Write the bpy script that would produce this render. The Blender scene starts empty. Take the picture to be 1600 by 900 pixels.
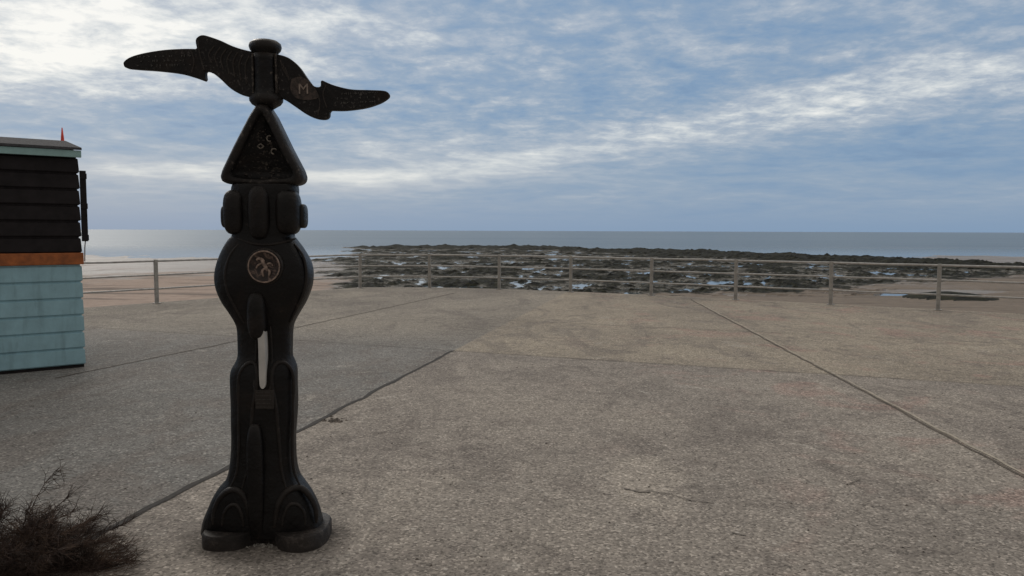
import bpy, bmesh, math, random
from mathutils import Vector, Matrix, noise
random.seed(7)
C = bpy.context.scene.collection
scene = bpy.context.scene
scene.view_settings.view_transform='Standard'
scene.view_settings.look='None'
scene.view_settings.exposure=0

# ------------------------------------------------------------------ helpers
class NT:
    def __init__(s, tree): s.t=tree; s.n=tree.nodes; s.l=tree.links
    def new(s,typ,**kw):
        nd=s.n.new(typ)
        for k,v in kw.items(): setattr(nd,k,v)
        return nd
    def put(s,sock,v):
        if isinstance(v,bpy.types.NodeSocket): s.l.new(v,sock)
        elif v is not None:
            if isinstance(v,(tuple,list)) and len(v)==3 and sock.type=='RGBA': v=(*v,1)
            sock.default_value=v
    def m(s,op,a,b=None,c=None,clamp=False):
        nd=s.new('ShaderNodeMath',operation=op,use_clamp=clamp)
        s.put(nd.inputs[0],a)
        if b is not None: s.put(nd.inputs[1],b)
        if c is not None: s.put(nd.inputs[2],c)
        return nd.outputs[0]
    def mix(s,f,a,b,mode='MIX'):
        nd=s.new('ShaderNodeMix',data_type='RGBA',blend_type=mode)
        s.put(nd.inputs[0],f); s.put(nd.inputs[6],a); s.put(nd.inputs[7],b)
        return nd.outputs[2]
    def noise(s,vec,scale,detail=4,rough=.5,dist=0):
        nd=s.new('ShaderNodeTexNoise'); s.put(nd.inputs['Vector'],vec)
        nd.inputs['Scale'].default_value=scale; nd.inputs['Detail'].default_value=detail
        nd.inputs['Roughness'].default_value=rough; nd.inputs['Distortion'].default_value=dist
        return nd.outputs['Fac']
    def ramp(s,f,stops,interp='LINEAR'):
        nd=s.new('ShaderNodeValToRGB'); nd.color_ramp.interpolation=interp
        e=nd.color_ramp.elements
        while len(e)<len(stops): e.new(.5)
        for i,(p,c) in enumerate(stops):
            e[i].position=p
            if not isinstance(c,(tuple,list)): c=(c,c,c)
            e[i].color=(*c,1)
        s.put(nd.inputs[0],f); return nd.outputs[0]
    def sep(s,v):
        nd=s.new('ShaderNodeSeparateXYZ'); s.put(nd.inputs[0],v); return nd.outputs
    def comb(s,x,y,z):
        nd=s.new('ShaderNodeCombineXYZ')
        for i,v in enumerate((x,y,z)): s.put(nd.inputs[i],v)
        return nd.outputs[0]
    def smooth(s,v,a,b):
        nd=s.new('ShaderNodeMapRange',interpolation_type='SMOOTHSTEP')
        s.put(nd.inputs[0],v); nd.inputs[1].default_value=a; nd.inputs[2].default_value=b
        return nd.outputs[0]
    def bump(s,h,strength,dist):
        nd=s.new('ShaderNodeBump'); s.put(nd.inputs['Height'],h)
        nd.inputs['Strength'].default_value=strength; nd.inputs['Distance'].default_value=dist
        return nd.outputs[0]

def material(name):
    m=bpy.data.materials.new(name); m.use_nodes=True
    t=NT(m.node_tree); b=m.node_tree.nodes['Principled BSDF']
    return m,t,b
def objco(t): return t.new('ShaderNodeTexCoord').outputs['Object']
def worldpos(t): return t.new('ShaderNodeNewGeometry').outputs['Position']

def simple_mat(name,col,rough=.6,var=.25,scale=8,metal=0,bump=.15,spec=.5,bdist=.004,streak=None):
    m,t,b=material(name); co=objco(t)
    n=t.noise(co,scale,5,.6)
    lo=tuple(c*(1-var) for c in col); hi=tuple(min(1,c*(1+var)) for c in col)
    c=t.ramp(n,[(.3,lo),(.7,hi)])
    if streak:
        s=t.sep(co); n2=t.noise(t.comb(t.m('MULTIPLY',s[0],streak),t.m('MULTIPLY',s[1],streak),t.m('MULTIPLY',s[2],streak*.15)),1,4,.6)
        c=t.mix(t.smooth(n2,.5,.8),c,tuple(x*.75 for x in col))
    t.put(b.inputs['Base Color'],c); b.inputs['Roughness'].default_value=rough
    b.inputs['Metallic'].default_value=metal; b.inputs['Specular IOR Level'].default_value=spec
    t.put(b.inputs['Normal'],t.bump(t.noise(co,scale*8,4,.6),bump,bdist))
    return m

def obj(name,bm_or_mesh,mat=None,parent=None,smooth=False,**props):
    if isinstance(bm_or_mesh,bmesh.types.BMesh):
        me=bpy.data.meshes.new(name); bmesh.ops.recalc_face_normals(bm_or_mesh,faces=bm_or_mesh.faces)
        bm_or_mesh.to_mesh(me); bm_or_mesh.free()
    else: me=bm_or_mesh
    if smooth:
        for p in me.polygons: p.use_smooth=True
    o=bpy.data.objects.new(name,me); C.objects.link(o)
    if mat: me.materials.append(mat)
    if parent: o.parent=parent
    for k,v in props.items(): o[k]=v
    return o
def empty(name,loc,label,category,rot=0):
    o=bpy.data.objects.new(name,None); o.location=loc; o.rotation_euler=(0,0,rot)
    o.empty_display_size=.1; C.objects.link(o); o['label']=label; o['category']=category
    return o
def bevel(o,w,seg=2,angle=.6):
    md=o.modifiers.new('b','BEVEL'); md.width=w; md.segments=seg; md.limit_method='ANGLE'; md.angle_limit=angle
def box(bm,x0,x1,y0,y1,z0,z1):
    v=[bm.verts.new((x,y,z)) for z in (z0,z1) for x,y in ((x0,y0),(x1,y0),(x1,y1),(x0,y1))]
    for f in ((3,2,1,0),(4,5,6,7),(0,1,5,4),(1,2,6,5),(2,3,7,6),(3,0,4,7)): bm.faces.new([v[i] for i in f])
def loft(bm,rings,cap=True):
    vs=[[bm.verts.new(p) for p in r] for r in rings]
    for a,b in zip(vs,vs[1:]):
        n=len(a)
        for i in range(n): bm.faces.new((a[i],a[(i+1)%n],b[(i+1)%n],b[i]))
    if cap: bm.faces.new(vs[0][::-1]); bm.faces.new(vs[-1])
def tube(bm,pts,rad,seg=8,flat=1.0):
    pts=[Vector(p) for p in pts]; rings=[]
    for i,p in enumerate(pts):
        t=(pts[min(i+1,len(pts)-1)]-pts[max(i-1,0)]).normalized()
        ref=Vector((0,1,0)) if abs(t.y)<.9 else Vector((0,0,1))
        a=t.cross(ref).normalized(); b=t.cross(a).normalized()
        r=rad(i/(len(pts)-1)) if callable(rad) else rad
        rings.append([p+a*math.cos(q)*r+b*math.sin(q)*r*flat for q in [2*math.pi*k/seg for k in range(seg)]])
    loft(bm,rings)
def ellipsoid(bm,c,r,pw=1.0,u=20,v=14):
    def sp(x,p): return math.copysign(abs(x)**p,x)
    rings=[]
    for j in range(1,v):
        ph=-math.pi/2+math.pi*j/v
        rings.append([(c[0]+r[0]*sp(math.cos(ph),pw)*sp(math.cos(a),pw),c[1]+r[1]*sp(math.cos(ph),pw)*sp(math.sin(a),pw),c[2]+r[2]*sp(math.sin(ph),pw)) for a in [2*math.pi*k/u for k in range(u)]])
    loft(bm,rings)
def catmull(pts,n=6,closed=False):
    out=[]; N=len(pts)
    rng=range(N) if closed else range(N-1)
    for i in rng:
        if closed: p=[Vector(pts[(i+k)%N]) for k in (-1,0,1,2)]
        else: p=[Vector(pts[min(max(i+k,0),N-1)]) for k in (-1,0,1,2)]
        for j in range(n):
            t=j/n
            out.append(.5*((2*p[1])+(-p[0]+p[2])*t+(2*p[0]-5*p[1]+4*p[2]-p[3])*t*t+(-p[0]+3*p[1]-3*p[2]+p[3])*t**3))
    if not closed: out.append(Vector(pts[-1]))
    return out

# ------------------------------------------------------------------ camera
H=1.5; F=1208.0
TH=math.atan(89.4/F); ST,CT=math.sin(TH),math.cos(TH)
cam=bpy.data.cameras.new('camera'); cam.sensor_width=36; cam.lens=36*F/1600; cam.clip_end=60000; cam.clip_start=.05
co=bpy.data.objects.new('camera',cam); C.objects.link(co); scene.camera=co
co.matrix_world=Matrix.Translation((0,0,H))@Matrix.Rotation(math.pi/2-TH,4,'X')@Matrix.Rotation(math.radians(.2),4,'Z')

# ------------------------------------------------------------------ world
w=bpy.data.worlds.new('World'); scene.world=w; w.use_nodes=True
t=NT(w.node_tree); bg=w.node_tree.nodes['Background']
SUN_EL=math.radians(32); SUN_AZ=math.radians(-35)
sky=t.new('ShaderNodeTexSky',sky_type='NISHITA'); sky.sun_disc=False
sky.sun_elevation=SUN_EL; sky.sun_rotation=SUN_AZ; sky.air_density=1.2; sky.dust_density=1.5
d=t.new('ShaderNodeTexCoord').outputs['Generated']
X,Y,Z=t.sep(d)[:3]
cz=t.m('ADD',t.m('MAXIMUM',Z,0.0),.13)
P=t.comb(t.m('DIVIDE',X,cz),t.m('DIVIDE',Y,cz),0.0)
az=t.m('ARCTAN2',X,Y); el=t.m('ARCSINE',Z)
n0=t.noise(P,1.0,5,.55,.5)
n1=t.noise(P,4.6,8,.58,.25)
n2=t.noise(P,15.0,6,.65,.25)
n3=t.noise(t.comb(t.m('MULTIPLY',az,3.0),t.m('MULTIPLY',el,22.0),1.7),1.5,7,.6,.9)
def gauss(a0,e0,sa,se,tilt=0):
    da=t.m('SUBTRACT',az,a0); de=t.m('SUBTRACT',t.m('SUBTRACT',el,e0),t.m('MULTIPLY',da,tilt))
    q=t.m('ADD',t.m('POWER',t.m('DIVIDE',da,sa),2.0),t.m('POWER',t.m('DIVIDE',de,se),2.0))
    return t.m('EXPONENT',t.m('MULTIPLY',q,-1.0))
bias=0.0
for a0,e0,sa,se,tl,amp in [(-.50,.24,.22,.08,0,.48),(-.60,.175,.14,.035,0,.30),(-.40,.13,.16,.026,0,-.32),
     (.06,.17,.20,.045,0,-.06),(.25,.27,.4,.05,0,-.02),(.22,.122,.42,.024,.14,.27),(.55,.19,.2,.018,.15,.10),(.42,.08,.30,.028,0,-.17),
     (-.38,.068,.28,.010,0,.24),(-.1,.085,.25,.03,0,.10),(-.2,.25,.15,.04,0,.14),(-.25,.03,.5,.018,0,-.04)]:
    bias=t.m('ADD',bias,t.m('MULTIPLY',gauss(a0,e0,sa,se,tl),amp))
b=t.m('ADD',bias,.44)
b=t.m('ADD',b,t.m('MULTIPLY',t.m('SUBTRACT',n0,.5),.45))
b=t.m('ADD',b,t.m('MULTIPLY',t.m('SUBTRACT',n1,.5),t.m('MULTIPLY_ADD',t.smooth(Z,.05,.16),.80,.35)))
b=t.m('ADD',b,t.m('MULTIPLY',t.m('SUBTRACT',n2,.5),t.m('MULTIPLY_ADD',t.smooth(Z,.05,.16),.48,.05)))
b=t.m('ADD',b,t.m('MULTIPLY',t.m('SUBTRACT',n3,.5),t.m('MULTIPLY_ADD',t.smooth(Z,.20,.05),.7,.05)))
hz=t.smooth(Z,.0,.055)
b=t.m('ADD',t.m('MULTIPLY',b,hz),t.m('MULTIPLY',t.m('SUBTRACT',1.0,hz),.28))
cl=t.ramp(b,[(.0,(.165,.265,.43)),(.22,(.205,.32,.485)),(.42,(.275,.37,.50)),(.60,(.40,.465,.555)),(.78,(.62,.66,.69)),(1.0,(.90,.90,.87))])
vm=t.new('ShaderNodeVectorMath',operation='SCALE'); t.put(vm.inputs[0],cl); vm.inputs[3].default_value=10.0
final=t.mix(.93,sky.outputs[0],vm.outputs[0])
# unseen sky shaped for light: bright neutral overhead, darkened behind viewer for the iron
final=t.mix(t.smooth(Z,.32,.6),final,(8.5,8.0,7.35))
final=t.mix(t.smooth(Y,.1,-.3),final,(3.2,3.0,2.8))
t.put(bg.inputs[0],final); bg.inputs[1].default_value=.1

sun=bpy.data.lights.new('sun','SUN'); sun.energy=.9; sun.angle=math.radians(24); sun.color=(1,.94,.86)
so=bpy.data.objects.new('sun',sun); C.objects.link(so)
sd=Vector((math.sin(SUN_AZ)*math.cos(SUN_EL),math.cos(SUN_AZ)*math.cos(SUN_EL),math.sin(SUN_EL)))
so.rotation_euler=sd.to_track_quat('Z','Y').to_euler(); so.location=(-5,5,12)

# ------------------------------------------------------------------ promenade
FP=[(-10.6,11.2),(-9.5,12.7),(-8.35,14.2),(-7.24,15.7),(-6.15,17.17),(-5.05,18.63),(-3.96,20.1),(-2.16,20.25),(-.33,19.75),(1.44,18.95),(3.25,18.0),(4.92,16.95),(6.58,15.9),(8.22,14.85),(9.85,13.8),(11.5,12.75),(13.1,11.7)]
edge=[]
for x,y in FP:
    v=Vector((x,y-9)).normalized()*.22; edge.append((x+v.x,y+v.y))
poly=[(-26,-30),(-24,-5),(-14,7)]+edge+[(20,7.5),(30,1),(34,-30)]
bm=bmesh.new()
loft(bm,[[(x,y,-3.6) for x,y in poly],[(x,y,-.03) for x,y in poly],[(x*.9993,y*.9993,0) for x,y in poly]])
m,t,b=material('exposed_aggregate_concrete'); pos=worldpos(t); px,py,pz=t.sep(pos)[:3]
nL=t.noise(pos,.45,6,.6,.4); nM=t.noise(pos,2.6,6,.65,.3); nS=t.noise(pos,45,3,.6); nF=t.noise(pos,10,6,.7,.5)
nX=t.noise(t.comb(px,t.m('MULTIPLY',py,.45),3.0),.9,7,.72,1.0)
nY=t.noise(t.comb(t.m('ADD',px,40.0),py,1.0),1.7,8,.75,1.4)
side=t.m('SUBTRACT',t.m('ADD',px,2.854),t.m('MULTIPLY',py,.2211))
lat=t.m('ADD',t.m('SUBTRACT',py,9.31),t.m('MULTIPLY',px,.37))
grey=t.m('MULTIPLY',t.smooth(side,.02,-.02),t.m('SUBTRACT',1.0,t.m('MULTIPLY',t.smooth(py,9.0,12.5),.6)))
warm=t.ramp(nL,[(.3,(.222,.200,.178)),(.5,(.272,.245,.216)),(.7,(.325,.292,.252))])
far=t.mix(t.smooth(lat,-.02,.02),warm,t.mix(1.0,warm,(1.12,1.09,1.0),'MULTIPLY'))
gcol=t.ramp(nL,[(.3,(.160,.157,.149)),(.7,(.225,.219,.207))])
c=t.mix(grey,far,gcol)
c=t.mix(t.m('MULTIPLY',t.smooth(nM,.52,.72),.5),c,(.155,.133,.119))
c=t.mix(t.m('MULTIPLY',t.smooth(nX,.50,.60),.5),c,(.165,.146,.131))
c=t.mix(t.m('MULTIPLY',t.smooth(nY,.56,.63),.42),c,(.135,.118,.107))
c=t.mix(t.m('MULTIPLY',t.smooth(nY,.43,.32),.45),c,(.41,.385,.345))
nP=t.noise(pos,1.1,4,.6,.8)
c=t.mix(t.m('MULTIPLY',t.m('MULTIPLY',t.smooth(nP,.53,.66),t.smooth(px,0,3)),.4),c,(.34,.215,.185))
ddx=t.m('DIVIDE',t.m('SUBTRACT',px,.80),.34); ddy=t.m('DIVIDE',t.m('SUBTRACT',py,4.6),.75)
rr=t.m('ADD',t.m('MULTIPLY',ddx,ddx),t.m('MULTIPLY',ddy,ddy))
pm=t.smooth(t.m('ADD',rr,t.m('MULTIPLY',t.m('SUBTRACT',t.noise(pos,4,6,.7),.5),3.2)),.9,.1)
c=t.mix(t.m('MULTIPLY',pm,.55),c,(.40,.36,.31))
# slight shade at the milepost foot, painted into the concrete colour
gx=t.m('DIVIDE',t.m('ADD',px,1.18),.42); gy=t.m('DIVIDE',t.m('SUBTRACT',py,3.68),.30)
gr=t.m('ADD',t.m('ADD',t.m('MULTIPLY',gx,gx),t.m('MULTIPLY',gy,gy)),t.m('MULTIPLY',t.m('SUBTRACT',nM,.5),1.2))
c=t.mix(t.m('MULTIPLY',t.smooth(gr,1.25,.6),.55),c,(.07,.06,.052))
vo=t.new('ShaderNodeTexVoronoi'); t.put(vo.inputs['Vector'],pos); vo.inputs['Scale'].default_value=85
vr=t.sep(vo.outputs['Color'])[0]
c=t.mix(1.0,c,t.ramp(vr,[(0,.50),(.16,.70),(.3,.95),(.72,1.0),(.88,1.28),(1,1.8)]),'MULTIPLY')
vo2=t.new('ShaderNodeTexVoronoi'); t.put(vo2.inputs['Vector'],pos); vo2.inputs['Scale'].default_value=30
v2=t.sep(vo2.outputs['Color'])[1]
spot=t.m('MULTIPLY',t.m('GREATER_THAN',v2,.93),t.smooth(vo2.outputs['Distance'],.4,.22))
c=t.mix(t.m('MULTIPLY',spot,.55),c,t.ramp(t.sep(vo2.outputs['Color'])[2],[(.4,(.07,.06,.055)),(.6,(.50,.47,.43))],'CONSTANT'))
c=t.mix(1.0,c,t.ramp(nS,[(.3,.82),(.7,1.18)]),'MULTIPLY')
c=t.mix(1.0,c,t.ramp(nF,[(.32,.80),(.5,1.0),(.68,1.16)]),'MULTIPLY')
t.put(b.inputs['Base Color'],c); b.inputs['Roughness'].default_value=.9; b.inputs['Specular IOR Level'].default_value=.2
hh=t.m('ADD',t.m('MULTIPLY',vo.outputs['Distance'],-.5),nS)
t.put(b.inputs['Normal'],t.bump(hh,.4,.005))
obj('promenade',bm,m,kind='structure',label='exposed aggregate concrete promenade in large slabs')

def strip(bm,pts,wd,z=.004,jit=.3,step=.12):
    P=[]
    for a,bq in zip(pts,pts[1:]):
        a=Vector(a);bq=Vector(bq); n=max(1,int((bq-a).length/step))
        for i in range(n): P.append(a.lerp(bq,i/n))
    P.append(Vector(pts[-1])); prev=None
    for i,p in enumerate(P):
        tt=(P[min(i+1,len(P)-1)]-P[max(i-1,0)]).normalized(); nn=Vector((-tt.y,tt.x))
        k=noise.noise(Vector((p.x*3,p.y*3,wd*50)))*wd*.8
        a=p+nn*(k+wd*.5*(1+random.uniform(-jit,jit))); c2=p+nn*(k-wd*.5*(1+random.uniform(-jit,jit)))
        cur=(bm.verts.new((a.x,a.y,z)),bm.verts.new((c2.x,c2.y,z)))
        if prev: bm.faces.new((prev[0],prev[1],cur[1],cur[0]))
        prev=cur
mj=simple_mat('joint_filler_edge_shade',(.028,.025,.022),.9,.5,20)  # dark joint filler with the slab-edge shadow painted into its colour
mj2=simple_mat('joint_filler_brown',(.095,.078,.06),.9,.5,12)
mj3=simple_mat('joint_edge_pale',(.36,.32,.26),.9,.3,12)
mj4=simple_mat('crack_dirt',(.13,.112,.096),.9,.5,12)
bm=bmesh.new(); strip(bm,[(-2.75,.5),(-2.057,3.606),(-.736,9.58)],.040)
obj('slab_joint',bm,mj,kind='structure')
bm=bmesh.new()
strip(bm,[(-1.35,18.6),(-3.31,11.87),(-3.74,10.3),(-4.6,7.7)],.026)
strip(bm,[(3.98,17.2),(3.90,16.45),(3.37,8.06),(3.13,4.4),(2.92,.8)],.024)
obj('slab_joint',bm,mj2,kind='structure')
bm=bmesh.new()
strip(bm,[(3.94,16.45),(3.41,8.06),(3.17,4.4),(2.96,.8)],.024,.0045)
obj('slab_joint_edge',bm,mj3,kind='structure')
bm=bmesh.new()
strip(bm,[(-6.5,11.8),(-2.8,10.42),(-.736,9.58),(3.37,8.06),(12,4.9)],.012,.0052,.6)
strip(bm,[(-.9,13.2),(3.65,11.5),(12,8.4)],.013,.0052,.6)
strip(bm,[(-7,14.6),(-2.5,14.9),(3.8,14.2)],.011,.0052,.6)
obj('slab_joint',bm,mj4,kind='structure')
bm=bmesh.new()
for pts,wd in ([[( .78,4.38),(.9,4.33),(1.0,4.22),(1.12,4.18)],.006],[[(.66,4.42),(.74,4.36),(.80,4.36)],.014],[[(2.0,4.5),(2.12,4.6)],.006],[[(1.1,3.75),(1.16,3.72)],.012],[[(-1.02,5.62),(-.93,5.66)],.012]):
    strip(bm,[Vector(p) for p in pts],wd,.004,.9,.015)
obj('slab_crack',bm,mj4,kind='structure')
bm=bmesh.new()
def pebble(x,y,r,flat=.5):
    ph=random.random()*6
    ring=[]
    top=bm.verts.new((x,y,r*flat+.002))
    for k in range(6):
        a=ph+k*math.pi/3; q=r*random.uniform(.6,1.3)
        ring.append(bm.verts.new((x+math.cos(a)*q,y+math.sin(a)*q*.8,.001)))
    for k in range(6): bm.faces.new((ring[k],ring[(k+1)%6],top))
for i in range(480):
    y=2.6+random.random()**1.6*12; pebble(random.uniform(-.62,.68)*y,y,random.choice([.003,.005,.007,.009]))
for i in range(45): pebble(-1.40+random.gauss(0,.05),6.02+random.gauss(0,.04),random.uniform(.006,.022))
obj('loose_grit',bm,simple_mat('grit',(.10,.085,.072),.9,.8,30),kind='stuff',label='scattered loose grit on the concrete',category='grit')
bm=bmesh.new()
for i in range(90): pebble(-1.185+random.gauss(0,.055),3.58+random.gauss(0,.022),random.uniform(.003,.007),.8)
obj('pale_gravel',bm,simple_mat('pale_gravel',(.24,.225,.20),.9,.6,60),kind='stuff',label='pale gravel gathered in the notch of the milepost base',category='gravel')

# ------------------------------------------------------------------ beach + rocks
ROCK=[(-48,210),(-20,224),(0,228),(18,215),(32,196),(57,141),(73,111),(100,98),(110,86),(62,80),(42,72),(26,61),(16,52),(6,42),(-4,34),(-12,44),(-17,60),(-22,80),(-33,130)]
def sdist(x,y):
    ins=False; dm=1e9; n=len(ROCK)
    for i in range(n):
        x1,y1=ROCK[i]; x2,y2=ROCK[(i+1)%n]
        if (y1>y)!=(y2>y) and x<(x2-x1)*(y-y1)/(y2-y1)+x1: ins=not ins
        dx,dy=x2-x1,y2-y1; q=max(0,min(1,((x-x1)*dx+(y-y1)*dy)/(dx*dx+dy*dy)))
        dd=math.hypot(x-x1-q*dx,y-y1-q*dy)
        if dd<dm: dm=dd
    return dm if ins else -dm
SEA=-3.15
def fardist(x,y):
    dm=1e9
    for i in range(7):
        x1,y1=ROCK[i]; x2,y2=ROCK[i+1]
        dx,dy=x2-x1,y2-y1; q=max(0,min(1,((x-x1)*dx+(y-y1)*dy)/(dx*dx+dy*dy)))
        dm=min(dm,math.hypot(x-x1-q*dx,y-y1-q*dy))
    return dm
def terrain(x,y):
    n=noise.fractal(Vector((x*.03,y*.03,1.3)),1,2,3)
    f=noise.fractal(Vector((x*.20,y*.15,5.1)),.6,2.1,4)
    sdv=sdist(x,y)+n*7+f*3
    rock=max(0,min(1,sdv/5))
    zs=-2.87-.27*(y-20)/105+.05*noise.noise(Vector((x*.05,y*.04,9)))+.035*noise.fractal(Vector((x*.25,y*.12,2)),1,2,3)
    if x>5: zs+=.05
    if zs<SEA-1.5: zs=SEA-1.5
    if rock<=0:
        g=noise.fractal(Vector((x*.9,y*.9,4)),.8,2,2)*.01
        q=((x-24)/11)**2+((y-57-.15*(x-24))/3.0)**2
        if q<1.6: zs=min(zs,SEA-.06+.14*q)
        q=((x-29.5)/3.0)**2+((y-52)/2.6)**2
        if q<1: return zs+.4*(1-q)+g*6,.9
        return zs+g,0.0
    g=noise.fractal(Vector((x*.95,y*.75,7.7)),.35,2.2,4)
    fd=fardist(x,y)
    zr=SEA+.055+.19*f+.25*g
    if fd<26: zr+=.46*(1-fd/26)+.16*abs(g)
    zr=max(zr,SEA-.25)
    return zs*(1-rock)+zr*rock, rock
NR,NC=440,460
rows=[9*(330/9)**(i/(NR-1)) for i in range(NR)]
verts=[];cols=[]
for yy in rows:
    for j in range(NC):
        u=-1.05+2.1*j/(NC-1)
        x=u*(yy+4); z,r=terrain(x,yy)
        verts.append((x,yy,z)); cols.append(r)
faces=[(i*NC+j,i*NC+j+1,(i+1)*NC+j+1,(i+1)*NC+j) for i in range(NR-1) for j in range(NC-1)]
me=bpy.data.meshes.new('beach'); me.from_pydata(verts,[],faces)
at=me.attributes.new('rock','FLOAT','POINT'); at.data.foreach_set('value',cols)
m,t,b=material('beach_sand_and_rock'); pos=worldpos(t); px,py,pz=t.sep(pos)[:3]
ra=t.new('ShaderNodeAttribute',attribute_name='rock').outputs['Fac']
nA=t.noise(pos,.16,6,.6,.5); nB=t.noise(pos,1.3,6,.7,.3); nC_=t.noise(pos,6,5,.7)
st=t.noise(t.comb(t.m('MULTIPLY',px,.05),t.m('MULTIPLY',py,.35),0.0),1.0,6,.6,.6)
dry=t.mix(t.smooth(px,-4,8),(.385,.30,.25),(.215,.18,.148))
dry=t.mix(1.0,dry,t.ramp(nB,[(.3,.8),(.7,1.15)]),'MULTIPLY')
wetc=t.mix(t.smooth(st,.4,.62),(.19,.16,.14),(.33,.31,.29))
wet=t.smooth(t.m('ADD',pz,t.m('MULTIPLY',t.m('SUBTRACT',nA,.5),.18)),-2.95,-3.05)
sand=t.mix(wet,dry,wetc)
sand=t.mix(t.m('MULTIPLY',t.smooth(st,.52,.62),.65),sand,(.085,.075,.065))
rk=t.ramp(nB,[(.28,(.005,.006,.005)),(.48,(.013,.014,.011)),(.6,(.028,.030,.016)),(.72,(.06,.052,.042)),(.85,(.20,.18,.16))])
low=t.smooth(pz,-2.98,-3.12)
rk=t.mix(t.m('MULTIPLY',low,t.smooth(nA,.40,.55)),rk,t.ramp(nC_,[(.38,(.04,.04,.032)),(.62,(.30,.29,.27))]))  # paler low rock: chalk plus wet reflections painted into the colour
rm=t.smooth(t.m('ADD',ra,t.m('MULTIPLY',t.m('SUBTRACT',nB,.5),.8)),.25,.5)
c=t.mix(rm,sand,rk)
t.put(b.inputs['Base Color'],c)
t.put(b.inputs['Roughness'],t.m('SUBTRACT',.9,t.m('MULTIPLY',t.m('MULTIPLY',wet,t.m('SUBTRACT',1.0,rm)),.45)))
b.inputs['Specular IOR Level'].default_value=.2
t.put(b.inputs['Normal'],t.bump(t.m('ADD',t.m('MULTIPLY',nB,.6),nC_),.6,.12))
obj('beach',me,m,smooth=False,kind='structure',label='sandy beach with seaweed covered rock platform')

# sea
bm=bmesh.new()
ys=[8,30,80,200,600,2000,8000,40000]; xs=[-40000,-8000,-2000,-500,-100,0,100,500,2000,8000,40000]
g=[[bm.verts.new((x,y,SEA)) for x in xs] for y in ys]
for i in range(len(ys)-1):
    for j in range(len(xs)-1): bm.faces.new((g[i][j],g[i][j+1],g[i+1][j+1],g[i+1][j]))
m,t,b=material('sea_water'); pos=worldpos(t); px,py,pz=t.sep(pos)[:3]
w1=t.noise(t.comb(t.m('MULTIPLY',px,.35),py,0.0),.8,6,.65)
w2=t.noise(t.comb(t.m('MULTIPLY',px,.004),t.m('MULTIPLY',py,.012),0.0),1.0,6,.6,.5)
c=t.ramp(w2,[(.35,(.04,.075,.10)),(.65,(.085,.12,.145))])
t.put(b.inputs['Base Color'],c)
open_sea=t.smooth(py,90,240)
t.put(b.inputs['Roughness'],t.m('ADD',.06,t.m('MULTIPLY',open_sea,.22)))
b.inputs['IOR'].default_value=1.33
bn=t.new('ShaderNodeBump'); t.put(bn.inputs['Height'],w1); bn.inputs['Strength'].default_value=.5
t.put(bn.inputs['Distance'],t.m('ADD',.02,t.m('MULTIPLY',open_sea,.21)))
t.put(b.inputs['Normal'],bn.outputs[0])
obj('sea',bm,m,kind='structure',label='calm grey blue sea at low tide')

# ------------------------------------------------------------------ railing
rail=empty('railing',(FP[0][0],FP[0][1],0),'pale grey metal tube railing along the promenade edge','railing')
mp=simple_mat('galvanised_post',(.35,.335,.31),.55,.3,14,.0,.2,streak=9)
mr=simple_mat('galvanised_rail',(.43,.42,.405),.45,.25,10,.2,.1)
off=Vector(FP[0])
bm=bmesh.new()
box(bm,-.036,.036,-.026,.026,.0,.895)
box(bm,-.07,.07,-.06,.06,.0,.014)
pm=bpy.data.meshes.new('post'); bmesh.ops.recalc_face_normals(bm,faces=bm.faces); bm.to_mesh(pm); bm.free(); pm.materials.append(mp)
for i,(x,y) in enumerate(FP):
    a=Vector(FP[min(i+1,len(FP)-1)])-Vector(FP[max(i-1,0)])
    o=bpy.data.objects.new('post',pm); C.objects.link(o); o.parent=rail
    o.location=(x-off.x,y-off.y,0); o.rotation_euler=(random.uniform(-.012,.012),random.uniform(-.012,.012),math.atan2(a.y,a.x)); bevel(o,.006,2)
for z,r in ((.865,.022),(.58,.018),(.30,.018)):
    bm=bmesh.new(); pts=[]
    for (x,y),(x2,y2) in zip(FP,FP[1:]):
        for k in range(4): pts.append((x+(x2-x)*k/4-off.x,y+(y2-y)*k/4-off.y,z+random.uniform(-.004,.004)))
    pts.append((FP[-1][0]-off.x,FP[-1][1]-off.y,z))
    rings=[]
    for i,p in enumerate(pts):
        a=Vector(pts[min(i+1,len(pts)-1)])-Vector(pts[max(i-1,0)]); a.z=0; a.normalize(); s=Vector((-a.y,a.x,0))
        rings.append([Vector(p)+s*math.cos(q)*r+Vector((0,0,1))*math.sin(q)*r for q in [k*math.pi/4 for k in range(8)]])
    loft(bm,rings); obj('rail',bm,mr,rail,True)

# ------------------------------------------------------------------ hut
hut=empty('beach_kiosk',(-4.67,8.36,0),'small timber kiosk with black upper boards and pale blue lower boards','beach kiosk',math.radians(37.4))
L,Dp=2.6,2.0
def courses(z0,z1,n,lo,hi):
    bm=bmesh.new()
    for i in range(n):
        a=z0+(z1-z0)*i/n; c=z0+(z1-z0)*(i+1)/n
        def ring(z,e): return [(-L-e,-e,z),(e,-e,z),(e,Dp+e,z),(-L-e,Dp+e,z)]
        loft(bm,[ring(a,lo-.012),ring(a+.012,lo),ring(c-.022,hi+.004),ring(c-.012,hi-.010),ring(c,hi-.010)])
    return bm
mblue=simple_mat('pale_blue_paint',(.31,.51,.58),.5,.12,6,bump=.25,streak=14)
mblack=simple_mat('black_paint',(.016,.013,.014),.6,.4,8,bump=.3,spec=.2)
morg=simple_mat('orange_stained_timber',(.36,.105,.025),.55,.35,14,bump=.3)
mteal=simple_mat('pale_teal_paint',(.30,.47,.46),.5,.12,8)
mfelt=simple_mat('grey_roof_felt',(.085,.085,.09),.95,.3,30,bump=.6,spec=.1)
o=obj('lower_wall',courses(.035,1.12,6,.014,.006),mblue,hut); o['label']='pale blue horizontal boards'
o=obj('upper_wall',courses(1.25,2.27,6,.018,.006),mblack,hut); o['label']='black horizontal boards'
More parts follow.
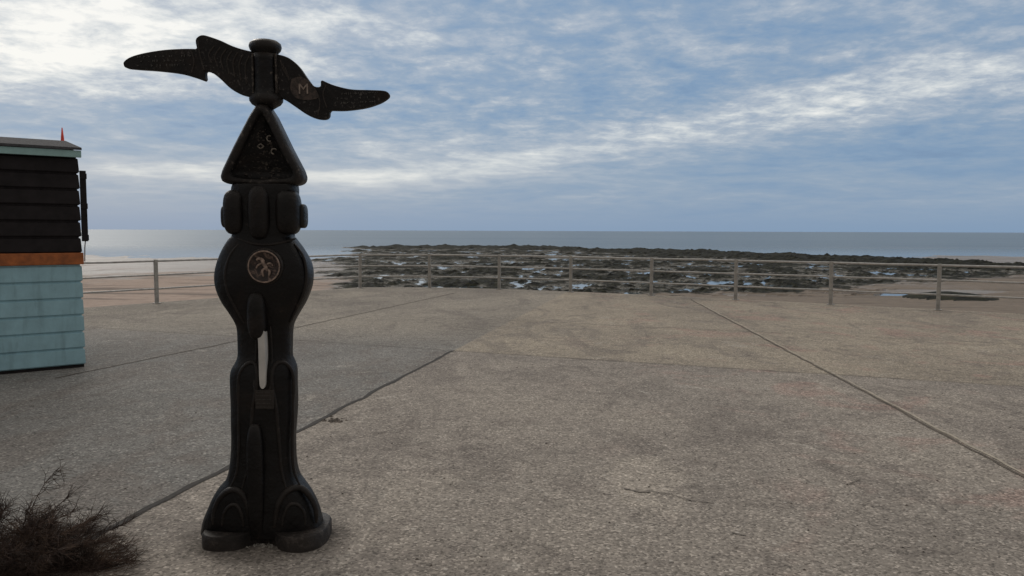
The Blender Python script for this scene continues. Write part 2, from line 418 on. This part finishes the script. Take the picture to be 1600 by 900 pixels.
bm=bmesh.new(); box(bm,-L-.03,.03,-.03,Dp+.03,1.122,1.248)
o=obj('counter_band',bm,morg,hut); bevel(o,.006)
bm=bmesh.new(); box(bm,-L-.0,.0,.01,Dp,0,.034); obj('plinth_gap_shade',bm,mblack,hut)  # base of the kiosk, black to stand for the shadow gap beneath
bm=bmesh.new(); box(bm,-L-.04,.035,-.085,-.055,2.262,2.335)
ridge=1.0; zr=2.535
o=obj('fascia',bm,mteal,hut); bevel(o,.004)
bm=bmesh.new()
def prism(pts,x0,x1):
    loft(bm,[[(x0,y,z) for y,z in pts],[(x1,y,z) for y,z in pts]])
prism([(-.10,2.338),(ridge,zr-.026),(Dp+.1,2.338),(Dp+.1,2.364),(ridge,zr),(-.10,2.364)],-L-.04,.038)
obj('roof',bm,mfelt,hut)
bm=bmesh.new(); prism([(-.02,2.272),(Dp+.02,2.272),(Dp+.0,2.33),(ridge,zr-.03),(0,2.33)],-L+.0,.0)
obj('gable',bm,mblack,hut)
bm=bmesh.new()
box(bm,.026,.085,.0,.035,1.37,2.13)
for z in (1.38,1.72,2.04): box(bm,.024,.09,-.012,-.0005,z,z+.06)
o=obj('hatch_shutter',bm,mblack,hut); bevel(o,.004)
bm=bmesh.new(); tube(bm,[(.05,.05,1.15),(.055,.05,1.3),(.06,.02,1.38)],.006); obj('hatch_stay',bm,mr,hut,True)

pole=empty('marker_pole',(-6.36,11.05,0),'slim pole with a red pointed tip behind the kiosk','pole')
bm=bmesh.new(); tube(bm,[(0,0,0),(0,0,2.72)],.018); obj('shaft',bm,mp,pole,True)
bm=bmesh.new(); tube(bm,[(0,0,2.60),(0,0,2.62),(0,0,2.80),(0,0,2.93)],lambda q:.045*(1-q*.85)); obj('pointed_tip',bm,simple_mat('red_paint',(.75,.06,.03),.5,.1),pole,True)

# ------------------------------------------------------------------ milepost
MX,MY=-1.222,3.70
mile=empty('milepost',(MX,MY,0),'black cast iron milepost with two curved pointing arms and round emblem','milepost')
def M(u,v,plane=3.70):
    """survey drawing units -> metres in the milepost's own frame"""
    tt=(450-v)/F; k=plane/(CT+tt*ST)
    return ((u-800)/F*k-MX, H+k*(-ST+tt*CT))
def iron(name,wear,wcol=(.16,.14,.13),sc=26,rough=.5,spec=.24):
    m,t,b=material(name); co=objco(t)
    a=t.noise(co,sc,7,.75,.4); l=t.noise(co,5,4,.6); l2=t.noise(co,3.2,5,.6,.6)
    c=t.ramp(l,[(.3,(.0022,.002,.0024)),(.7,(.0065,.0055,.0055))])
    # brownish rubbed / rusted areas
    c=t.mix(t.m('MULTIPLY',t.smooth(l2,.52,.70),.8),c,(.020,.013,.010))
    c=t.mix(t.m('MULTIPLY',t.smooth(t.m('ADD',a,t.m('MULTIPLY',t.m('SUBTRACT',l,.5),.35)),.66-wear*.2,.78-wear*.2),.9),c,wcol)
    # edges polished by handling
    pt=t.new('ShaderNodeNewGeometry').outputs['Pointiness']
    c=t.mix(t.m('MULTIPLY',t.smooth(pt,.515,.60),t.m('MULTIPLY',a,1.0)),c,(.075,.062,.054))
    t.put(b.inputs['Base Color'],c); b.inputs['Specular IOR Level'].default_value=spec
    t.put(b.inputs['Roughness'],t.ramp(l2,[(.3,rough-.14),(.7,rough+.18)]))
    t.put(b.inputs['Normal'],t.bump(t.m('ADD',t.noise(co,60,4,.7),t.m('MULTIPLY',t.noise(co,11,3,.5),2.0)),.55,.008))
    return m
mi=iron('black_cast_iron',.22,(.04,.03,.025),30,.38)
mi_arm=iron('weathered_cast_iron',.5,(.105,.095,.09),60,.48)
mi_edge=iron('edge_worn_iron',.45,(.10,.085,.072),40,.46)
prof=[(290,366,464,.085),(300,364,465,.09),(330,366,463,.09),(366,366,458,.088),(375,360,462,.09),(390,351,473,.10),(410,343,484,.112),(430,339,488,.118),(450,341,486,.115),
(470,349,478,.105),(488,360,468,.095),(503,369,460,.085),(515,373,457,.080),(540,374,456,.075),(556,374,456,.078),(566,371,459,.09),(576,366,462,.10),(592,364,463,.105),(640,365,463,.105),(690,366,461,.105),
(722,364,462,.108),(745,359,467,.112),(757,349,476,.115),(775,337,489,.12),(797,328,498,.122),(815,322,504,.122),(830,319,507,.12)]
PR=[]
for v,l,r,dd in prof:
    xl,z=M(l,v); xr,_=M(r,v); PR.append((z,(xl+xr)/2,(xr-xl)/2,dd))
NE=3.2
def sec(z):
    for a,bq in zip(PR,PR[1:]):
        if bq[0]<=z<=a[0]:
            q=(a[0]-z)/(a[0]-bq[0]); return [a[k]+(bq[k]-a[k])*q for k in range(4)]
    return PR[0] if z>PR[0][0] else PR[-1]
def front(x,z,n=NE):
    _,cx,hw,dd=sec(z); q=min(.93,abs((x-cx)/hw)); return -dd*(1-q**n)**(1/n)
def body_rings(PRs,n=NE,seg=72):
    rs=[]
    for z,cx,hw,dd in PRs:
        ring=[]
        for k in range(seg):
            a=2*math.pi*k/seg; ca,sa=math.cos(a),math.sin(a)
            x=cx+hw*math.copysign(abs(ca)**(2/n),ca); y=dd*math.copysign(abs(sa)**(2/n),sa)
            wv=1+.016*noise.noise(Vector((x*14,y*14,z*9)))
            ring.append((cx+(x-cx)*wv,y*wv,z))
        rs.append(ring)
    return rs
sm=catmull([(a,b_,c_) for a,b_,c_,_ in PR],5); dd=catmull([(a,d_,0) for a,_,_,d_ in PR],5)
PRs=[(s[0],s[1],s[2],q[1]) for s,q in zip(sm,dd)]
PRs.append((.03,PRs[-1][1],PRs[-1][2],PRs[-1][3]))
bm=bmesh.new(); loft(bm,body_rings(PRs))
def blob(u0,u1,v0,v1,yo,ry,pw=.75):
    xa,za=M(u0,(v0+v1)/2); xb,_=M(u1,(v0+v1)/2); _,z0=M(u0,v0); _,z1=M(u0,v1)
    ellipsoid(bm,((xa+xb)/2,yo,(z0+z1)/2),((xb-xa)/2,ry,(z0-z1)/2),pw)
blob(396,431,292,376,-.072,.055,.72)
blob(357,390,299,368,-.05,.06,.62); blob(437,474,299,368,-.05,.06,.62)
blob(348.5,364,322,358,-.01,.045,.6); blob(466,480,320,358,-.01,.045,.6)
blob(398,427,454,528,-.095,.045,.7)
blob(399,426,654,830,-.098,.045,.6)
def ridge_path(pts,r,push=0,flat=1.0):
    P=[]
    for u,v in pts:
        x,z=M(u,v,3.6); P.append((x,front(x,z)+push,z))
    tube(bm,catmull(P,6),lambda q:r*(.25+.75*math.sin(math.pi*q)**.5),10,flat)
ridge_path([(369,374),(390,381),(413,384),(436,381),(458,374)],.008,.002)
ridge_path([(372,382),(358,402),(352,430),(357,460),(371,490),(380,508)],.008,.003)
ridge_path([(455,382),(470,402),(476,430),(471,460),(457,490),(448,508)],.008,.003)
for s in (1,-1):
    mir=lambda pts:[(u if s>0 else 828-u,v) for u,v in pts]
    ridge_path(mir([(373,640),(372,606),(375,584),(385,571),(396,570),(402,582),(402,606),(396,640),(392,690),(388,735),(380,765)]),.011,.002)
    ridge_path(mir([(374,600),(373,650),(374,700),(371,740),(360,765)]),.008,.002)
    ridge_path(mir([(335,822),(336,800),(346,779),(362,767),(378,769),(389,784),(394,806),(396,824)]),.017,.004)
    ridge_path(mir([(350,823),(353,803),(363,790),(374,790),(382,806),(384,823)]),.011,.003)
ridge_path([(400,512),(398,560),(399,606),(405,614),(412,615),(420,613),(424,604),(423,560),(421,512)],.009,.0)
body=obj('column',bm,mi,mile,True)
# base plate
bm=bmesh.new()
pl=[(-.290,-.02),(-.288,-.10),(-.268,-.155),(-.22,-.185),(-.155,-.190),(-.10,-.172),(-.062,-.128),(-.025,-.095),(.02,-.092),(.06,-.118),(.105,-.172),(.17,-.20),(.24,-.185),(.285,-.125),(.297,-.02),(.25,.14),(0,.19),(-.25,.14)]
SH=.036
pl=[(p.x+SH,p.y) for p in catmull([(x,y,0) for x,y in pl],5,True)]
loft(bm,[[(x,y,z) for x,y in pl] for z in (.0,.055)]+[[((x-SH)*.975+SH,y*.965,.066) for x,y in pl]])
o=obj('base_plate',bm,iron('base_iron',.62,(.05,.043,.038),24,.6),mile,True)
md=o.modifiers.new('e','EDGE_SPLIT'); md.split_angle=.8
def lathe(bm,cx,pr,seg=36):
    loft(bm,[[(cx+r*math.cos(a),r*math.sin(a),z) for a in [2*math.pi*k/seg for k in range(seg)]] for z,r in pr])
cx=M(414,110)[0]
def zz(v): return M(414,v)[1]
pxm=1/334.0
bm=bmesh.new()
lathe(bm,cx,[(zz(v),r*pxm) for v,r in [(172,11),(168,17),(165,22),(160,25.5),(156,26),(151,24),(148,19),(140,17.5),(118,17),(95,17.5),(87,19)]])
obj('spindle',bm,mi_edge,mile,True)
bm=bmesh.new()
lathe(bm,cx,[(zz(v),r*pxm) for v,r in [(87.5,18.8),(84,20),(80,23.5),(75,25),(70,24),(66,19),(64,11),(63.3,3)]])
obj('cap',bm,mi,mile,True)
# arms
def plate(bm,pts,y0,y1):
    P=[M(u,v) for u,v in pts]
    loft(bm,[[(p[0],y0,p[1]) for p in P],[(p[0],y1,p[1]) for p in P]])
def smoothpoly(segs,n=5):
    out=[]
    for s in segs:
        c=catmull([(a,b_,0) for a,b_ in s],n); out+=[(p.x,p.y) for p in c]
    res=[]
    for p in out:
        if not res or math.dist(p,res[-1])>1.2: res.append(p)
    if math.dist(res[0],res[-1])<1.2: res.pop()
    return res
LA=smoothpoly([[(402,84),(385,81),(365,75),(345,66),(328,60),(317,57.5),(310,60),(306,66),(308,78)],
 [(306,79),(285,79),(255,81),(225,86),(205,92),(195,99),(194,104),(198,109),(215,111),(245,113),(280,117),(303,123),(320,129)],
 [(322,126),(322,114),(333,117),(345,126),(360,140),(375,149),(390,153),(402,153)]])
RA=smoothpoly([[(426,152),(436,154),(447,159),(462,169),(480,181),(495,187),(508,188),(514,184),(515,176)],
 [(517,174),(540,174),(570,170),(592,163),(604,156),(608,151),(606,146),(598,143),(575,142),(548,141),(522,135),(503,127)],
 [(501,129),(500,137),(490,136),(480,124),(468,107),(455,95),(442,89),(426,86)]])
def arm(pts,name,ribs,hub):
    bm=bmesh.new(); plate(bm,pts,-.016,.018)
    o=obj(name,bm,mi_arm,mile); bevel(o,.004,2,.9)
    bm=bmesh.new()
    for a in ribs:
        P=[]
        for u,v in a:
            x,z=M(u,v); P.append((x,-.0165,z))
        tube(bm,catmull(P,5),.0034,6,.8)
    obj('feather_ribs',bm,mi_arm,o)
    return o
lr=[[(390-i*9,90-i*2.6),(384-i*9.5,106-i*3),(386-i*9,134-i*5.5)] for i in range(7)]
lr+=[[(310,66),(313,88),(320,112)],[(300,83),(304,100),(300,117)]]
rr_=[[(438+i*4,96+i*6),(442+i*4,108+i*6),(446+i*3,116+i*6)] for i in range(3)]+[[(510,134),(505,150),(511,170)],[(492,141),(500,160),(497,182)]]
a1=arm(LA,'pointing_arm',lr,0); a2=arm(RA,'pointing_arm',rr_,0)
mlet=simple_mat('worn_letter_metal',(.24,.19,.16),.55,.4,60)
def text(body,u,v,size,mat,parent,y,name,rot=0.0):
    cu=bpy.data.curves.new('t','FONT'); cu.body=body; cu.size=size; cu.extrude=.002; cu.align_x='CENTER'; cu.align_y='CENTER'
    to=bpy.data.objects.new('t',cu); C.objects.link(to)
    dg=bpy.context.evaluated_depsgraph_get(); me=bpy.data.meshes.new_from_object(to.evaluated_get(dg)); bpy.data.objects.remove(to)
    o=bpy.data.objects.new(name,me); C.objects.link(o); me.materials.clear(); me.materials.append(mat); o.parent=parent
    x,z=M(u,v); o.location=(x,y,z); o.rotation_euler=(math.pi/2,rot,0); return o
bm=bmesh.new(); plate(bm,smoothpoly([[(456,126),(470,122),(484,130),(494,142),(498,154),(486,158),(468,157),(458,150),(454,138),(456,128)]]),-.0195,-.015)
obj('letter_panel',bm,iron('brown_worn_panel',1.1,(.075,.05,.042),50,.5),a2,False)
text('M',475,142,.068,mlet,a2,-.0215,'letter')
for A,(u0,v0,u1,v1) in ((a1,(215,99,300,97)),(a2,(522,156,592,153))):
    bm=bmesh.new(); n=19
    for row in (-1,0,1):
        for i in range(n):
            if random.random()<.3: continue
            u=u0+(u1-u0)*(i+.5+random.uniform(-.3,.3))/n; v=v0+(v1-v0)*(i+.5)/n+row*7
            x,z=M(u,v); hgt=random.uniform(.003,.006); wd=random.uniform(.002,.004)
            if random.random()<.6: box(bm,x-wd,x+wd,-.0185,-.0155,z-.0012,z+.0012)
            if random.random()<.7: box(bm,x-wd,x-wd+.002,-.0187,-.0155,z-hgt,z+hgt)
    obj('lettering',bm,simple_mat('dull_letter',(.085,.08,.075),.6,.6,50),A)
for u0,u1 in ((394,399),(430,435)):
    bm=bmesh.new(); x0,z0=M(u0,86); x1,z1=M(u1,150); box(bm,x0,x1,-.030,.030,z1,z0)
    o=obj('arm_clamp',bm,iron('clamp_worn_iron',.9,(.22,.19,.16),45,.55),mile); bevel(o,.005,2)
# triangular panel
def resample(pts,n):
    P=[Vector(p) for p in pts]; P.append(P[0]); Ls=[0]
    for a,c2 in zip(P,P[1:]): Ls.append(Ls[-1]+(c2-a).length)
    out=[];j=0
    for i in range(n):
        s=Ls[-1]*i/n
        while Ls[j+1]<s: j+=1
        q=(s-Ls[j])/(Ls[j+1]-Ls[j]+1e-9); out.append(P[j].lerp(P[j+1],q))
    return out
outer=[(413,165),(421,168),(432,185),(455,232),(474,268),(477.5,279),(475,287),(467,291),(440,291.5),(413,294),(388,291.5),(362,290),(353,286),(350,279),(353,268),(372,228),(394,185),(405,168)]
inner=[(413,183),(416,185),(424,200),(446,246),(459,268),(461,274),(458,278),(452,280),(436,281),(413,282),(390,281),(376,279),(370,277),(368,273),(370,267),(383,241),(402,200),(410,185)]
N=96
OU=[M(p.x,p.y) for p in resample(outer,N)]; IN=[M(p.x,p.y) for p in resample(inner,N)]
mid=lambda f:[(o_[0]+(i_[0]-o_[0])*f,o_[1]+(i_[1]-o_[1])*f) for o_,i_ in zip(OU,IN)]
bm=bmesh.new()
loft(bm,[[(x,.05,z) for x,z in mid(.25)],[(x,.035,z) for x,z in OU],[(x,-.05,z) for x,z in OU],[(x,-.066,z) for x,z in mid(.25)],[(x,-.07,z) for x,z in mid(.5)],[(x,-.066,z) for x,z in mid(.8)],[(x,-.055,z) for x,z in IN],[(x,-.03,z) for x,z in mid(1.06)]])
tri=obj('triangular_head',bm,mi_edge,mile,True)
bm=bmesh.new()
def arc(u,v,r,a0,a1,wd=.0035):
    P=[]
    for k in range(11):
        a=math.radians(a0+(a1-a0)*k/10); x,z=M(u,v); P.append((x+r*math.cos(a),-.034,z+r*math.sin(a)))
    tube(bm,P,wd,6)
arc(424,219,.013,60,300); arc(431,239,.013,30,270)
x,z=M(410,231); r=.016
for k in range(4):
    a=k*math.pi/2; tube(bm,[(x+r*math.cos(a),-.034,z+r*.7*math.sin(a)),(x+r*math.cos(a+math.pi/2),-.034,z+r*.7*math.sin(a+math.pi/2))],.003,6)
obj('cast_symbols',bm,simple_mat('worn_relief',(.16,.14,.12),.6,.5,60),tri,True)
bm=bmesh.new()
for i in range(46):
    v=random.uniform(205,277); hw=(v-190)*.42; u=413+random.uniform(-hw,hw)*.85; x,z=M(u,v)
    ellipsoid(bm,(x,-.031,z),(random.uniform(.003,.009),.004,random.uniform(.002,.005)),1,8,5)
obj('relief_pattern',bm,mi_edge,tri,True)
# emblem
ex,ez=M(413,418,3.58); ey=-.128
medal,t,b=material('bronze_medallion'); cobj=objco(t)
a=t.noise(cobj,38,6,.7,.8)
c=t.ramp(a,[(.40,(.012,.010,.010)),(.54,(.045,.03,.026)),(.64,(.16,.11,.09)),(.78,(.30,.22,.18))])
t.put(b.inputs['Base Color'],c); b.inputs['Roughness'].default_value=.5; b.inputs['Metallic'].default_value=.25
t.put(b.inputs['Normal'],t.bump(a,.6,.006))
bm=bmesh.new(); R=.078
def disc(pr,seg=48): loft(bm,[[(ex+r*math.cos(q),y,ez+r*math.sin(q)) for q in [2*math.pi*k/seg for k in range(seg)]] for y,r in pr])
disc([(-.09,R+.008),(ey+.012,R+.008),(ey+.003,R+.004),(ey+.004,R-.002)])
obj('emblem_rim',bm,mi,mile,True)
bm=bmesh.new(); disc([(ey+.012,R-.001),(ey-.0,R-.003),(ey-.0,R-.012),(ey+.002,R-.014),(ey+.002,.001)])
em=obj('emblem',bm,medal,mile,True); em['label']='round bronze medallion with worn figure relief'
rub=simple_mat('rubbed_bronze',(.26,.19,.155),.5,.65,60,.2)
bm=bmesh.new(); rings=[]
for k in range(49):
    q=2*math.pi*k/48; rings.append((ex+(R-.006)*math.cos(q),ey-.001,ez+(R-.006)*math.sin(q)))
tube(bm,rings,.0036,6); obj('emblem_ring',bm,rub,em,True)
bm=bmesh.new()
# worn standing figure in relief: head, hunched body, limbs
for pts,r in ([[(-.034,.030),(-.022,.038),(-.008,.034),(.004,.024)],.007],[[(-.010,.036),(-.002,.016),(.010,-.002),(.016,-.020)],.009],[[(.012,-.010),(.026,-.022),(.022,-.044)],.006],[[(.006,-.004),(-.008,-.022),(-.002,-.046)],.006],[[(-.004,.018),(-.026,.008),(-.036,-.008)],.0045],[[(.010,.010),(.030,.016),(.042,.004)],.0045]):
    tube(bm,catmull([(ex+x,ey-.001,ez+z) for x,z in pts],5),(lambda q,r=r:r*(.45+.55*math.sin(math.pi*q)**.6)),8,.5)
obj('emblem_figure',bm,rub,em,True)
# long pale inlay
bm=bmesh.new(); pts=[]
for u,v in smoothpoly([[(410,516),(414,519),(415,530),(416,560),(416.5,590),(416,603),(413,608),(409,606),(407,597),(406,570),(405,540),(404.5,524),(407,517)]]): pts.append(M(u,v,3.59))
loft(bm,[[(x,-.122,z) for x,z in pts],[(x,-.06,z) for x,z in pts]])
o=obj('pale_inlay',bm,simple_mat('pale_grey_enamel',(.52,.51,.49),.6,.12,12),mile); o['label']='narrow upright pale grey inlay'
bm=bmesh.new(); x0,z0=M(398,611,3.58); x1,z1=M(428,641,3.58); box(bm,x0,x1,-.115,-.09,z1,z0)
tp=obj('text_plate',bm,mi,mile); bevel(tp,.003)
bm=bmesh.new()
for r in range(5):
    z=z0-.010-r*(z0-z1-.02)/4; xx=x0+.006
    while xx<x1-.01:
        wd=random.uniform(.003,.012); box(bm,xx,min(xx+wd,x1-.005),-.1165,-.1145,z-.0022,z+.0022); xx+=wd+.0025
obj('plate_lettering',bm,simple_mat('plate_text',(.04,.034,.03),.6,.4,60),tp)

# ------------------------------------------------------------------ dry shrub
bm=bmesh.new()
def twig(p,dr,ln,r,seg=5,curl=.25,drop=.03):
    pts=[Vector(p)]; dv=Vector(dr).normalized()
    for i in range(seg):
        dv=(dv+Vector((random.gauss(0,curl),random.gauss(0,curl),random.gauss(0,curl)*.8-drop))*.5).normalized()
        q=pts[-1]+dv*ln/seg
        if q.z<.006: q.z=.006+random.random()*.01
        pts.append(q)
    s=dv.cross(Vector((0,0,1)))
    if s.length<.01: s=Vector((1,0,0))
    s.normalize(); u=dv.cross(s).normalized()
    prev=None
    for i,q in enumerate(pts):
        rr=r*(1-.75*i/seg)
        cur=[bm.verts.new(q+s*rr),bm.verts.new(q-s*rr*.5+u*rr*.87),bm.verts.new(q-s*rr*.5-u*rr*.87)]
        if prev:
            for k in range(3): bm.faces.new((prev[k],prev[(k+1)%3],cur[(k+1)%3],cur[k]))
        prev=cur
    return pts,dv
BX,BY=-2.36,3.26
for i in range(125):
    a=random.uniform(0,2*math.pi); rad=random.random()**.5*.36
    base=(BX+math.cos(a)*rad*.7,BY+math.sin(a)*rad*.55,.0)
    elv=random.uniform(.05,.85)
    dr=Vector((math.cos(a)*math.cos(elv),math.sin(a)*math.cos(elv),math.sin(elv)))
    ln=random.uniform(.28,.50)*(1.0 if elv<.5 else .78)
    pts,dv=twig(base,dr,ln,.004,7,.42,.10)
    for j in range(60):
        q=random.random()**.7; q=.1+.9*q; k=min(int(q*(len(pts)-1)),len(pts)-2); p=pts[k].lerp(pts[k+1],q*(len(pts)-1)-k)
        dd_=(dr+Vector((random.gauss(0,.6),random.gauss(0,.6),random.gauss(-.05,.4)))).normalized()
        p2,d2=twig(p,dd_,random.uniform(.05,.13),.0017,4,.6,.1)
        if random.random()<.7: twig(p2[2],(d2+Vector((random.gauss(0,.6),random.gauss(0,.6),random.gauss(0,.5)))),random.uniform(.03,.07),.0013,3,.4)
for i in range(1100):
    a=random.uniform(-1.0,1.5); q=random.random(); 
    twig((BX+math.cos(a)*(.1+q*.6),BY+math.sin(a)*(.1+q*.4)-.1,.01),(math.cos(a),math.sin(a)-.3,random.uniform(-.1,.4)),random.uniform(.08,.2),.0015,4,.5)
m,t,b=material('dry_brown_twigs'); co_=objco(t)
c=t.ramp(t.noise(co_,9,5,.7),[(.3,(.018,.012,.010)),(.5,(.042,.027,.021)),(.7,(.12,.078,.055))])
t.put(b.inputs['Base Color'],c); b.inputs['Roughness'].default_value=.8; b.inputs['Specular IOR Level'].default_value=.2
obj('dry_shrub',bm,m,label='dead brown wiry shrub spreading low over the concrete',category='shrub')
